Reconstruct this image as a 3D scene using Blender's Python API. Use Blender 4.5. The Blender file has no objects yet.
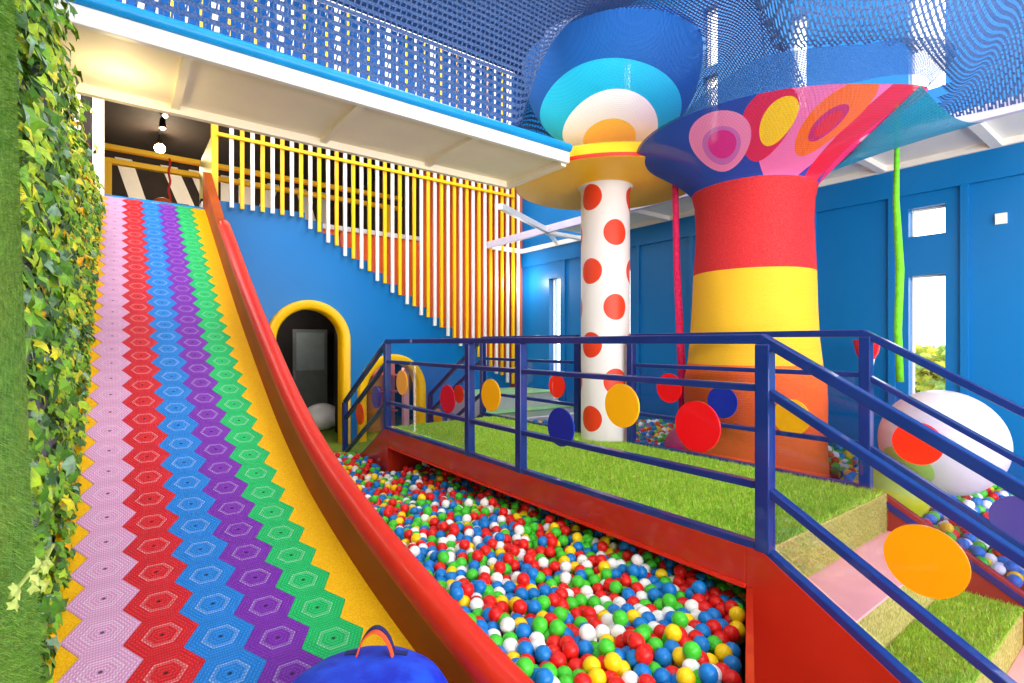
import bpy, math, random
from math import sin, cos, pi, radians, sqrt, exp, atan2
from mathutils import Vector
random.seed(7)
E = 1.8                      # eye height
S = bpy.context.scene
COL = S.collection

# ------------------------------------------------------------------ helpers
def lin(c):
    return tuple(((v/255)/12.92 if v/255 <= .04045 else ((v/255+.055)/1.055)**2.4) for v in c)

def tag(o, label=None, cat=None, group=None, kind=None):
    if label: o['label'] = label
    if cat: o['category'] = cat
    if group: o['group'] = group
    if kind: o['kind'] = kind
    return o

def thing(name, label, cat, loc=(0, 0, 0), group=None):
    o = bpy.data.objects.new(name, None); o.location = loc; o.empty_display_size = .1
    COL.objects.link(o); tag(o, label, cat, group)
    return o

def unit(a):
    l = sqrt(sum(x*x for x in a)) or 1
    return tuple(x/l for x in a)

class MB:
    """collects geometry for one mesh object (world coordinates)"""
    def __init__(s): s.v = []; s.f = []; s.m = []; s.uv = {}
    def add(s, vs, fs, mi=0, uvs=None):
        b = len(s.v); s.v += [tuple(p) for p in vs]
        for i, f in enumerate(fs):
            if uvs is not None: s.uv[len(s.f)] = [uvs[k] for k in f]
            s.f.append(tuple(b+k for k in f)); s.m.append(mi)
        return s
    def box(s, x0, x1, y0, y1, z0, z1, mi=0):
        vs = [(x, y, z) for z in (z0, z1) for y in (y0, y1) for x in (x0, x1)]
        return s.add(vs, [(0, 2, 3, 1), (4, 5, 7, 6), (0, 1, 5, 4), (2, 6, 7, 3), (0, 4, 6, 2), (1, 3, 7, 5)], mi)
    def bar(s, p, q, w, h, up=(0, 0, 1), mi=0):
        p, q = Vector(p), Vector(q); d = (q-p).normalized(); u = Vector(up)
        r = d.cross(u).normalized(); u = r.cross(d).normalized()
        vs = [e + r*a*w/2 + u*b*h/2 for e in (p, q) for a, b in ((-1, -1), (1, -1), (1, 1), (-1, 1))]
        return s.add(vs, [(3, 2, 1, 0), (4, 5, 6, 7), (0, 1, 5, 4), (1, 2, 6, 5), (2, 3, 7, 6), (3, 0, 4, 7)], mi)
    def tube(s, pts, rad, n=10, caps=True, mi=0):
        pts = [Vector(p) for p in pts]; rings = []
        for i, p in enumerate(pts):
            d = (pts[min(i+1, len(pts)-1)]-pts[max(i-1, 0)]).normalized()
            a = Vector((0, 0, 1)) if abs(d.z) < .9 else Vector((1, 0, 0))
            r = d.cross(a).normalized(); u = r.cross(d)
            R = rad[i] if isinstance(rad, (list, tuple)) else rad
            rings.append([p + (r*cos(2*pi*k/n)+u*sin(2*pi*k/n))*R for k in range(n)])
        vs = [v for g in rings for v in g]
        fs = [(i*n+k, i*n+(k+1) % n, (i+1)*n+(k+1) % n, (i+1)*n+k) for i in range(len(pts)-1) for k in range(n)]
        if caps: fs += [tuple(range(n))[::-1], tuple((len(pts)-1)*n+k for k in range(n))]
        return s.add(vs, fs, mi)
    def prism(s, poly, axis, a, b, mi=0):
        """poly of 2-D points extruded along axis 'x' (pts are (y,z)), 'y' ((x,z)) or 'z' ((x,y))"""
        mk = {'x': lambda p, t: (t, p[0], p[1]), 'y': lambda p, t: (p[0], t, p[1]), 'z': lambda p, t: (p[0], p[1], t)}[axis]
        n = len(poly); vs = [mk(p, a) for p in poly]+[mk(p, b) for p in poly]
        return s.add(vs, [tuple(range(n))[::-1], tuple(range(n, 2*n))]+[(k, (k+1) % n, n+(k+1) % n, n+k) for k in range(n)], mi)
    def disc(s, c, r, axis='x', t=.012, n=36, mi=0):
        poly = [(r*cos(2*pi*k/n), r*sin(2*pi*k/n)) for k in range(n)]
        i = 'xyz'.index(axis); o = [k for k in range(3) if k != i]
        return s.prism([(c[o[0]]+p[0], c[o[1]]+p[1]) for p in poly], axis, c[i]-t/2, c[i]+t/2, mi)
    def loft(s, rings, closed=True, mi=0, uvf=None):
        n = len(rings[0]); vs = [v for g in rings for v in g]; b = len(s.v)
        s.v += [tuple(p) for p in vs]
        for i in range(len(rings)-1):
            for k in range(n if closed else n-1):
                k2 = (k+1) % n
                if uvf: s.uv[len(s.f)] = [uvf(i, k), uvf(i, k+1), uvf(i+1, k+1), uvf(i+1, k)]
                s.f.append((b+i*n+k, b+i*n+k2, b+(i+1)*n+k2, b+(i+1)*n+k)); s.m.append(mi if not callable(mi) else mi(i, k))
        return s
    def ellipsoid(s, c, r, nu=40, nv=20, v0=-pi/2, v1=pi/2, mi=0):
        rings = []
        for j in range(nv+1):
            a = v0+(v1-v0)*j/nv
            rings.append([(c[0]+r[0]*cos(a)*cos(2*pi*k/nu), c[1]+r[1]*cos(a)*sin(2*pi*k/nu), c[2]+r[2]*sin(a)) for k in range(nu)])
        return s.loft(rings, mi=mi, uvf=lambda i, k: (k/nu, i/nv))
    def build(s, name, mat, parent=None, smooth=False, bevel=0, label=None, kind=None, angle=35):
        me = bpy.data.meshes.new(name); me.from_pydata(s.v, [], s.f)
        for m in (mat if isinstance(mat, (list, tuple)) else [mat]): me.materials.append(m)
        if s.uv:
            lay = me.uv_layers.new(name='UVMap')
            for p in me.polygons:
                if p.index in s.uv:
                    for j, li in enumerate(p.loop_indices): lay.data[li].uv = s.uv[p.index][j]
        for p, mi in zip(me.polygons, s.m): p.material_index = mi
        me.validate(); me.update()
        o = bpy.data.objects.new(name, me); COL.objects.link(o)
        if smooth:
            me.shade_smooth()
            if smooth != 'all': me.set_sharp_from_angle(angle=radians(angle))
        if bevel:
            md = o.modifiers.new('bevel', 'BEVEL'); md.width = bevel; md.segments = 2; md.limit_method = 'ANGLE'
        if parent is not None:
            o.parent = parent
            o.location = tuple(-x for x in total(parent))
        if label: o['label'] = label
        if kind: o['kind'] = kind
        return o

def total(p):
    t = Vector((0, 0, 0))
    while p is not None: t = t + p.location; p = p.parent
    return t

# ------------------------------------------------------------------ materials
class NT:
    def __init__(s, name):
        s.m = bpy.data.materials.new(name); s.m.use_nodes = True; s.t = s.m.node_tree; s.n = s.t.nodes
        s.b = s.n['Principled BSDF']; s.out = s.n['Material Output']; s.b.inputs['Specular IOR Level'].default_value = .3
    def node(s, typ, **kw):
        n = s.n.new(typ)
        for k, v in kw.items(): setattr(n, k, v)
        return n
    def link(s, a, b): s.t.links.new(a, b)
    def val(s, sock, v):
        if isinstance(v, (int, float)): sock.default_value = v
        else: s.link(v, sock)
    def math(s, op, a, b=None, c=None, clamp=False):
        n = s.node('ShaderNodeMath', operation=op); n.use_clamp = clamp
        for i, v in enumerate((a, b, c)):
            if v is not None: s.val(n.inputs[i], v)
        return n.outputs[0]
    def mix(s, f, a, b):
        n = s.node('ShaderNodeMix', data_type='RGBA'); s.val(n.inputs[0], f)
        for i, v in ((6, a), (7, b)):
            if isinstance(v, tuple): n.inputs[i].default_value = (*v[:3], 1)
            else: s.link(v, n.inputs[i])
        return n.outputs[2]
    def noise(s, scale, detail=3, vec=None, w=None):
        n = s.node('ShaderNodeTexNoise'); n.inputs['Scale'].default_value = scale; n.inputs['Detail'].default_value = detail
        if vec is not None: s.link(vec, n.inputs['Vector'])
        return n.outputs[0]
    def pos(s): return s.node('ShaderNodeNewGeometry').outputs['Position']
    def uv(s): return s.node('ShaderNodeTexCoord').outputs['UV']
    def bump(s, h, strength=.3, dist=.01):
        n = s.node('ShaderNodeBump'); n.inputs['Strength'].default_value = strength; n.inputs['Distance'].default_value = dist
        s.val(n.inputs['Height'], h); s.link(n.outputs[0], s.b.inputs['Normal'])

def ramp01(nt, x, lo, hi):
    n = nt.node('ShaderNodeMapRange'); nt.val(n.inputs[0], x); n.inputs[1].default_value = lo; n.inputs[2].default_value = hi
    return n.outputs[0]

def paint(name, c, rough=.45, var=.06, bump=.05, coat=0, metal=0, scale=6):
    nt = NT(name); c = lin(c)
    n = nt.noise(scale, 4, nt.pos())
    f = ramp01(nt, n, .3, .7)
    nt.link(nt.mix(f, tuple(v*(1-var) for v in c), tuple(min(1, v*(1+var)+.003) for v in c)), nt.b.inputs['Base Color'])
    nt.b.inputs['Roughness'].default_value = rough; nt.b.inputs['Metallic'].default_value = metal
    nt.b.inputs['Coat Weight'].default_value = coat
    if bump: nt.bump(nt.noise(scale*25, 2, nt.pos()), bump, .004)
    return nt.m

def emis(name, c, st):
    nt = NT(name); nt.b.inputs['Base Color'].default_value = (*lin(c), 1)
    nt.b.inputs['Emission Color'].default_value = (*lin(c), 1); nt.b.inputs['Emission Strength'].default_value = st
    return nt.m

def turf(name, a, b, scale=60):
    nt = NT(name); p = nt.pos()
    f = ramp01(nt, nt.noise(scale, 5, p), .35, .65); g = ramp01(nt, nt.noise(3, 3, p), .35, .7)
    c = nt.mix(f, lin(a), lin(b)); c2 = nt.mix(nt.math('MULTIPLY', g, .35), c, lin((150, 160, 40)))
    nt.link(c2, nt.b.inputs['Base Color']); nt.b.inputs['Roughness'].default_value = .8
    nt.bump(nt.noise(scale*3, 2, p), .8, .01)
    return nt.m

def ellipse_color(nt, base, ells):
    """colour from ellipses in UV space: (cu, cv, a, b, rot_deg, colour)"""
    sep = nt.node('ShaderNodeSeparateXYZ'); nt.link(nt.uv(), sep.inputs[0]); u, v = sep.outputs[0], sep.outputs[1]
    col = base
    for cu, cv, a, b, rot, c in ells:
        du = nt.math('SUBTRACT', u, cu); dv = nt.math('SUBTRACT', v, cv); r = radians(rot)
        x = nt.math('ADD', nt.math('MULTIPLY', du, cos(r)/a), nt.math('MULTIPLY', dv, sin(r)/a))
        y = nt.math('SUBTRACT', nt.math('MULTIPLY', dv, cos(r)/b), nt.math('MULTIPLY', du, sin(r)/b))
        d = nt.math('ADD', nt.math('MULTIPLY', x, x), nt.math('MULTIPLY', y, y))
        col = nt.mix(nt.math('LESS_THAN', d, 1.0), col, lin(c))
    return col

def knit(name, c, bw=.03, rh=.016, mort=.005, hole=.3, us=1, vs=1, ells=None, rough=.7, var=.04):
    """crocheted net: strands around rows of small holes; hole = how open the holes are (0 closed, 1 open)"""
    nt = NT(name)
    mp = nt.node('ShaderNodeMapping'); mp.inputs['Scale'].default_value = (us, vs, 1); nt.link(nt.uv(), mp.inputs[0])
    br = nt.node('ShaderNodeTexBrick'); nt.link(mp.outputs[0], br.inputs['Vector'])
    br.inputs['Scale'].default_value = 1; br.inputs['Mortar Size'].default_value = mort; br.inputs['Mortar Smooth'].default_value = .3
    br.inputs['Brick Width'].default_value = bw; br.inputs['Row Height'].default_value = rh
    f = br.outputs['Fac']
    base = lin(c) if not ells else ellipse_color(nt, lin(c), ells)
    n = ramp01(nt, nt.noise(90, 2, nt.pos()), .3, .7)
    n2 = nt.math('MULTIPLY', n, var)
    col = nt.mix(n2, base, (0.9, .95, 1.0))
    nt.link(col, nt.b.inputs['Base Color']); nt.b.inputs['Roughness'].default_value = rough
    nt.bump(f, .6, .006)
    if hole > 0:
        al = nt.math('SUBTRACT', 1.0, nt.math('MULTIPLY', nt.math('SUBTRACT', 1.0, f), hole), clamp=True)
        nt.link(al, nt.b.inputs['Alpha'])
    return nt.m

M = {}
M['blue'] = paint('blue_wall_paint', (0, 108, 176), .38, .05, .03, scale=.8)
M['blue_deep'] = paint('blue_paint_upper', (0, 84, 158), .6)
M['navy'] = paint('navy_rail_paint', (18, 42, 112), .28, .08, .02, coat=.4)
M['red_side'] = paint('red_beam_paint', (172, 36, 16), .3, .12, .03, coat=.3, scale=2)
M['red_roll'] = paint('red_vinyl', (212, 38, 14), .42, .05, .12, coat=.1)
M['brown'] = paint('brown_board', (158, 66, 10), .55, .15, .1, scale=3)
M['yellow'] = paint('yellow_paint', (244, 190, 10), .35, .04)
M['amber'] = paint('amber_paint', (255, 190, 0), .5, .06, scale=3)
M['white'] = paint('white_paint', (230, 226, 220), .4, .03)
M['cream'] = paint('cream_slab_paint', (240, 228, 205), .55, .05, scale=2)
M['skin_pink'] = paint('pink_rubber', (246, 178, 170), .45, .06)
M['orange_wall'] = paint('orange_wall_paint', (226, 96, 34), .5, .08, scale=1.5)
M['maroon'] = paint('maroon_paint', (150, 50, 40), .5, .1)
M['dark'] = paint('dark_ceiling_paint', (44, 36, 32), .8, .1)
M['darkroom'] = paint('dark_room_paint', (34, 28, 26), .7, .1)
M['black'] = paint('black_metal', (20, 20, 22), .4)
M['grey'] = paint('grey_panel', (120, 124, 122), .25)
M['chrome'] = paint('pale_metal', (190, 200, 210), .25, metal=.6)
M['teal_edge'] = paint('sky_blue_pipe', (0, 138, 205), .35)
M['hull'] = paint('upper_ceiling_paint', (44, 74, 120), .8)
M['floor'] = paint('grey_floor', (120, 112, 104), .6)
M['turf'] = turf('green_turf', (110, 168, 36), (176, 212, 60))
M['turf_side'] = turf('dry_turf', (150, 150, 60), (214, 200, 120))
M['turf_wall'] = turf('wall_turf', (60, 120, 30), (120, 176, 60), 40)
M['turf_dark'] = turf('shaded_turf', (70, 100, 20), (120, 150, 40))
M['rope_pink'] = knit('pink_rope', (226, 40, 96), .02, .02, .004, 0)
M['rope_green'] = paint('green_rope', (110, 205, 40), .7, .2, .5, scale=20)
for k, c in dict(orange=(252, 150, 0), red=(226, 12, 22), cblue=(14, 40, 150), yel=(250, 176, 14), purple=(70, 62, 140), vermil=(248, 44, 20), crim=(200, 8, 40), flame=(246, 84, 10)).items():
    M['disc_'+k] = paint('disc_'+k, c, .3, .02, 0, coat=.3)
BALLC = dict(red=(222, 30, 26), blue=(18, 120, 200), green=(70, 196, 50), white=(240, 240, 236), yellow=(250, 210, 20))
for k, c in BALLC.items():
    M['ball_'+k] = paint('ball_'+k, c, .28, .03, 0, scale=2)
    M['ball_'+k].node_tree.nodes['Principled BSDF'].inputs['Subsurface Weight'].default_value = .0

def glassy(name, tint, alpha=.08, rough=.03):
    nt = NT(name); tr = nt.node('ShaderNodeBsdfTransparent'); tr.inputs[0].default_value = (*tint, 1)
    gl = nt.node('ShaderNodeBsdfGlossy'); gl.inputs['Roughness'].default_value = rough
    fr = nt.node('ShaderNodeLayerWeight'); fr.inputs[0].default_value = .5
    fac = nt.math('ADD', nt.math('MULTIPLY', nt.math('POWER', fr.outputs['Facing'], 4.0), .45), .04)
    mx = nt.node('ShaderNodeMixShader'); nt.link(fac, mx.inputs[0]); nt.link(tr.outputs[0], mx.inputs[1]); nt.link(gl.outputs[0], mx.inputs[2])
    nt.link(mx.outputs[0], nt.out.inputs[0])
    return nt.m
M['acrylic'] = glassy('clear_acrylic', (.88, .88, .97))
M['glass'] = glassy('window_glass', (.97, .99, 1))

def tile_mat(name, c):
    nt = NT(name); sep = nt.node('ShaderNodeSeparateXYZ'); nt.link(nt.uv(), sep.inputs[0])
    u, v = nt.math('ABSOLUTE', sep.outputs[0]), nt.math('ABSOLUTE', sep.outputs[1])
    h = nt.math('MAXIMUM', v, nt.math('ADD', nt.math('MULTIPLY', u, .866), nt.math('MULTIPLY', v, .5)))   # 0 centre .. .866 edge
    ring = nt.math('SINE', nt.math('MULTIPLY', h, 2*pi*8/.866))
    ring = ramp01(nt, ring, -.5, .5)
    t = nt.math('SINE', nt.math('MULTIPLY', nt.math('ADD', sep.outputs[0], nt.math('MULTIPLY', sep.outputs[1], .577)), 46))
    t2 = nt.math('SINE', nt.math('MULTIPLY', nt.math('SUBTRACT', sep.outputs[0], nt.math('MULTIPLY', sep.outputs[1], .577)), 46))
    cut = ramp01(nt, nt.math('MULTIPLY', t, t2), -.35, .15)
    hgt = nt.math('MULTIPLY', nt.math('ADD', .35, nt.math('MULTIPLY', ring, .65)), nt.math('ADD', .3, nt.math('MULTIPLY', cut, .7)))
    cc = lin(c)
    rosette = nt.math('MULTIPLY', nt.math('LESS_THAN', nt.math('ABSOLUTE', nt.math('SUBTRACT', h, .42)), .05), .3)
    col = nt.mix(hgt, tuple(x*.62 for x in cc), tuple(min(1, x*1.12+.01) for x in cc))
    col = nt.mix(nt.math('MULTIPLY', rosette, hgt), col, (1, 1, 1))
    col = nt.mix(nt.math('LESS_THAN', h, .055), col, tuple(x*.12 for x in cc))
    nt.link(col, nt.b.inputs['Base Color']); nt.b.inputs['Roughness'].default_value = .38
    nt.bump(hgt, .45, .004)
    return nt.m

# ------------------------------------------------------------------ camera
cam = bpy.data.cameras.new('camera'); co = bpy.data.objects.new('camera', cam); COL.objects.link(co)
cam.sensor_width = 36; cam.lens = 520/1024*36; cam.shift_y = 1.5/1024; cam.clip_start = .02
co.location = (0, 0, E)
F = Vector((.601, .799, 0)).normalized(); R = Vector((F.y, -F.x, 0))
co.rotation_euler = (pi/2, 0, atan2(F.y, F.x)-pi/2)
S.camera = co
def proj(p):
    d = p[0]*F.x+p[1]*F.y
    if d < .05: return None
    r = p[0]*R.x+p[1]*R.y
    return 512+520*r/d, 343-520*(p[2]-E)/d, d

def struct(name, mb, mat, **kw):
    o = mb.build(name, mat, **kw); o['kind'] = 'structure'; return o

# ------------------------------------------------------------------ room shell
WX = 6.5
ZC = 7.2
struct('floor', MB().box(-.6, WX, -4, 8.3, -.12, 0), M['floor'])
# right wall with windows (strips around the openings)
wins = [(1.53, 1.83, [(1.23, 2.49), (2.89, 3.18), (4.35, 6.6)]), (2.83, 3.02, [(1.6, 3.0), (4.6, 5.75)]), (3.98, 4.2, [(1.6, 3.0), (4.55, 5.5), (5.62, 6.45)]),
        (5.5, 5.72, [(.9, 3.0), (4.5, 6.4)]), (7.16, 7.47, [(.9, 3.02), (4.5, 6.4)]), (-1.2, -.8, [(1.2, 2.5), (4.3, 6.5)])]
mb = MB(); ys = sorted([-4, 8.45]+[y for w in wins for y in w[:2]])
for a, b in zip(ys, ys[1:]):
    w = [x for x in wins if abs(x[0]-a) < 1e-6]
    if not w: mb.box(WX, WX+.2, a, b, -.1, ZC); continue
    z = -.1
    for z0, z1 in w[0][2]: mb.box(WX, WX+.2, a, b, z, z0); z = z1
    mb.box(WX, WX+.2, a, b, z, ZC)
struct('wall_right', mb, M['blue'])
wn = 0
for y0, y1, zs in wins:
    for z0, z1 in zs:
        wn += 1
        f = MB()
        f.box(WX+.1, WX+.15, y0, y0+.015, z0, z1).box(WX+.1, WX+.15, y1-.015, y1, z0, z1)
        f.box(WX+.1, WX+.15, y0+.015, y1-.015, z0, z0+.015).box(WX+.1, WX+.15, y0+.015, y1-.015, z1-.015, z1)
        o = struct('window_%d' % wn, f, M['white'])
        MB().box(WX+.12, WX+.126, y0+.015, y1-.015, z0+.015, z1-.015).build('pane', M['glass'], o)
# raised pilaster mouldings on the right wall (recessed panels)
mo = MB()
for a, b in ((-1.0, 1.35), (2.0, 2.72), (3.1, 3.9), (4.4, 5.3), (5.9, 7.0)):
    mo.box(WX-.035, WX, a-.06, a, .6, 3.32).box(WX-.035, WX, b, b+.06, .6, 3.32)
mo.box(WX-.04, WX, -2, 8.28, 3.32, 3.6)
struct('trim_1', mo, M['blue'])
# ceiling of the tall hall
struct('ceiling', MB().box(-.6, WX+.2, -4, 8.45, ZC, ZC+.12), M['hull'])

# wall under the stairs (blue), with two arched openings; plane Y = 8.3
A1 = dict(c=2.325, r=.52, top=2.35); A2 = dict(c=3.69, r=.5, top=1.5)
def stair_top(x):
    if x < 2.26: return 3.80
    return max(.25, 3.70-.18*int((x-2.26)/.268))
def arch_top(a, x):
    dx = abs(x-a['c'])
    if dx >= a['r']: return None
    return a['top']-a['r']+sqrt(max(0, a['r']**2-dx*dx))
xs = set([1.06, WX, 2.26])
for i in range(1, 20):
    x = 2.26+.268*i
    if x < WX: xs.add(round(x, 4))
for a in (A1, A2):
    for k in range(41): xs.add(round(a['c']-a['r']*cos(pi*k/40), 5))
xs = sorted(xs); mb = MB()
for a, b in zip(xs, xs[1:]):
    m = (a+b)/2; top = stair_top(m); bo = (0, 0)
    for A in (A1, A2):
        if arch_top(A, m) is not None: bo = (arch_top(A, a) or A['top']-A['r'], arch_top(A, b) or A['top']-A['r'])
    v = [(a, 8.3, bo[0]), (b, 8.3, bo[1]), (b, 8.3, top), (a, 8.3, top)]; v += [(x, 8.42, z) for x, _, z in v]
    mb.add(v, [(0, 1, 2, 3), (7, 6, 5, 4), (3, 2, 6, 7), (1, 0, 4, 5)])
struct('wall_back', mb, M['blue'])
def arch_trim(A, w, mats, nm):
    rings = []; spring = A['top']-A['r']; pts = [(1, 0, 0)]
    path = [(A['c']+A['r'], 0, 1, 0), (A['c']+A['r'], spring*.5, 1, 0)]
    for k in range(33):
        t = pi*k/32; path.append((A['c']+A['r']*cos(t), spring+A['r']*sin(t), cos(t), sin(t)))
    path += [(A['c']-A['r'], spring*.5, -1, 0), (A['c']-A['r'], 0, -1, 0)]
    for x, z, nx, nz in path:
        rings.append([(x+nx*a, y, z+nz*a) for a, y in ((-.03, 8.45), (-.03, 8.24), (0, 8.21), (w-.02, 8.21), (w, 8.24), (w, 8.3))])
    t = thing(nm[0], nm[1], 'archway', (A['c'], 8.3, 0))
    m = MB().loft(rings, closed=False); m.build('arch_frame', mats, t, smooth=True, angle=50)
    return t
arch_trim(A1, .11, M['yellow'], ('arch_surround', 'tall yellow arch surround framing the dark doorway beside the slide'))
arch_trim(A2, .11, M['yellow'], ('arch_surround', 'low yellow arch surround behind the far end of the bridge'))
# rooms behind the arches
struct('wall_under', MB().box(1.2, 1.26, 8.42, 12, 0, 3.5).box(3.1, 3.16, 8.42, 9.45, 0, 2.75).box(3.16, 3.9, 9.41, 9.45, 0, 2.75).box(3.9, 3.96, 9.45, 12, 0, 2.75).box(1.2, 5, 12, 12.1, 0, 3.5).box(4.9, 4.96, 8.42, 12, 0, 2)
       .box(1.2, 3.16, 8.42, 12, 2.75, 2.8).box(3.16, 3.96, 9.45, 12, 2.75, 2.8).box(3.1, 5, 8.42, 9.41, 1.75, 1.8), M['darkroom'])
d = thing('glazed_door', 'grey glazed door seen deep inside the dark tall arch', 'door', (2.9, 11.9, 0))
MB().box(2.98, 3.72, 11.86, 11.9, .3, 2.1).build('door_leaf', M['grey'], d, bevel=.01)
MB().box(3.05, 3.65, 11.85, 11.858, 1.2, 2.03).build('pane', paint('dim_glass', (150, 160, 160), .1), d)
MB().tube([(3.02, 11.84, 1.0), (3.02, 11.84, 1.2)], .012).build('handle', M['chrome'], d)
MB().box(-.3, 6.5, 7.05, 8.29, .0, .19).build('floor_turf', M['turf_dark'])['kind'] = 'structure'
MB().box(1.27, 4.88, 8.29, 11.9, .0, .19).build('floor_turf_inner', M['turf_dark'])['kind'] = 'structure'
b = MB(); b.ellipsoid((2.98, 9.85, .43), (.33, .33, .25)); tag(b.build('bean_bag', M['white'], smooth='all'), 'white rounded bean bag on the turf just inside the tall arch', 'bean bag')
sh = thing('toy_shelf', 'brown open shelf with pale upright post inside the low arch', 'shelf', (3.9, 8.9, .19))
MB().box(3.35, 4.1, 9.1, 9.14, .19, 1.6).build('back_panel', paint('rosy_wood', (170, 100, 80), .5), sh)
MB().box(4.1, 4.2, 8.7, 8.8, .19, 1.35).build('post', M['skin_pink'], sh)
for z in (.55, .9, 1.2): MB().box(3.4, 4.05, 8.85, 9.1, z, z+.03).build('shelf_board', M['brown'], sh)

# walls behind the stair slats
struct('wall_stair', MB().box(1.27, 3.09, 9.35, 9.4, 2.82, 3.82).box(3.17, 4.75, 9.35, 9.4, 1.85, 3.82).box(4.75, WX, 9.35, 9.4, 0, 5.6).box(6.38, 6.5, 8.3, 9.4, 0, 5.6), M['orange_wall'])
struct('trim_2', MB().box(6.2, 6.42, 8.26, 8.42, .2, 5.4), M['maroon'])
struct('trim_3', MB().box(2.0, 4.75, 9.3, 9.42, 3.82, 3.9), M['white'])
for i in range(13):                                             # the hidden stair itself, carpeted treads
    pass
st = thing('stair_flight', 'stairs running down behind the yellow and white slats', 'stairs', (2.2, 8.9, 0))
m = MB()
for i in range(19):
    x0 = 2.2+.268*i; z = 3.6-.18*(i+1)
    if z > .2 and x0 < 6.1: m.box(x0, x0+.268, 8.44, 9.3, z-.16, z)
m.build('treads', M['orange_wall'], st)
# dark upper room
struct('wall_upper', MB().box(-.3, 4.75, 13, 13.1, 3.5, 5.6).box(-.4, -.3, 8.3, 13, 3.5, 5.6).box(4.7, 4.76, 9.4, 13, 3.5, 5.6)
       , [M['dark']])
struct('wall_back_upper', MB().box(-.3, WX, 8.32, 8.42, 5.3, ZC), M['blue_deep'])
struct('ceiling_upper', MB().box(-.4, WX, 8.42, 13.1, 5.6, 5.7), M['dark'])
struct('floor_upper', MB().box(-.3, 1.06, 8.31, 8.44, 3.5, 3.6).box(-.3, 2.2, 8.44, 13, 3.5, 3.6).box(2.2, 4.7, 9.42, 13, 3.5, 3.6), M['grey'])
mu = thing('striped_mural', 'black and white diagonal striped mural panel at the back of the upper room', 'mural', (1.5, 12.95, 3.6))
MB().box(-.25, 4.6, 12.95, 12.99, 3.6, 5.55).build('panel', M['dark'], mu)
for i, (x, sl, w) in enumerate(((-.1, .55, .28), (.65, .75, .3), (1.15, .75, .3), (1.75, 0, .22), (2.1, 0, .25), (2.7, -.6, .25), (3.3, .6, .25), (3.9, 0, .2))):
    MB().prism([(x+sl, 3.62), (x+sl+w, 3.62), (x+w, 5.48), (x, 5.48)], 'y', 12.93, 12.95).build('stripe', M['white'], mu)
bm_ = thing('monkey_bars', 'yellow double beam frame in the upper room behind the slide top', 'frame', (1.6, 10, 3.6))
for z in (4.53, 4.74): MB().box(-.28, 4.65, 9.95, 10.05, z, z+.08).build('beam', M['amber'], bm_, bevel=.008)
for x in (-.2, 4.3): MB().box(x, x+.09, 9.96, 10.04, 3.6, 4.53).build('post', M['amber'], bm_)
for i, x in enumerate((.62, 1.06)):
    m = MB(); m.tube([(x+.012*sin(k*1.3), 9.93+.012*cos(k*1.3), 4.75-k*.06) for k in range(18)], .018, 6)
    tag(m.build('hanging_rope', paint('red_rope', (190, 40, 30), .7, .2, .5), smooth='all'), ['red twisted rope hanging left of its twin in the upper room', 'red twisted rope hanging nearer the slat screen in the upper room'][i], 'rope', 'ropes in the upper room')
for i, (x, y) in enumerate(((.7, 9.2), (1.02, 8.7))):
    t = thing('display_case', ['white case with a black rim behind the top of the red slide strip', 'white case with a black rim behind the top of the yellow slide strip'][i], 'box', (x, y, 3.6))
    MB().box(x-.1, x+.1, y-.1, y+.1, 3.6, 3.83).build('body', M['white'], t, bevel=.01)
    MB().box(x-.11, x+.11, y-.11, y+.11, 3.83, 3.86).build('rim', M['black'], t)
m = MB(); m.ellipsoid((.5, 9.3, 3.78), (.16, .16, .18)); tag(m.build('cushion', M['brown'], smooth='all'), 'brown rounded cushion behind the top edge of the slide', 'cushion')
# spotlights
sp = thing('spot_track', 'ceiling track of small spotlights in the dark upper room', 'light', (.56, 11, 5.58))
MB().box(.54, .58, 9.6, 12.6, 5.56, 5.6).build('track', M['black'], sp)
bulb = emis('warm_bulb', (255, 226, 180), 60); bulb2 = emis('dim_bulb', (255, 226, 190), 14)
for y, r, z, b in ((9.9, .035, 5.4, bulb2), (10.5, .035, 5.4, bulb2), (11.3, .085, 5.3, bulb)):
    h = MB(); h.tube([(.56, y, 5.56), (.56, y, z+.14)], .012, 8); h.tube([(.56, y, z+.16), (.56, y-.02, z)], [.04, .055], 16); h.build('spot_head', M['black'], sp, smooth=True)
    b_ = MB(); b_.ellipsoid((.56, y-.04, z-.01), (r, r, r), 16, 10); b_.build('bulb', b, sp, smooth='all')
def lamp(name, typ, loc, power, col=(1, 1, 1), size=None, rot=(0, 0, 0), sy=None):
    l = bpy.data.lights.new(name, typ); l.energy = power; l.color = col
    if typ == 'AREA':
        l.size = size
        if sy: l.shape = 'RECTANGLE'; l.size_y = sy
    elif size: l.shadow_soft_size = size
    o = bpy.data.objects.new(name, l); o.location = loc; o.rotation_euler = rot; COL.objects.link(o); return o
lamp('spot_glow', 'POINT', (.56, 11.1, 5.1), 60, (1, .8, .55), .06)

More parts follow.
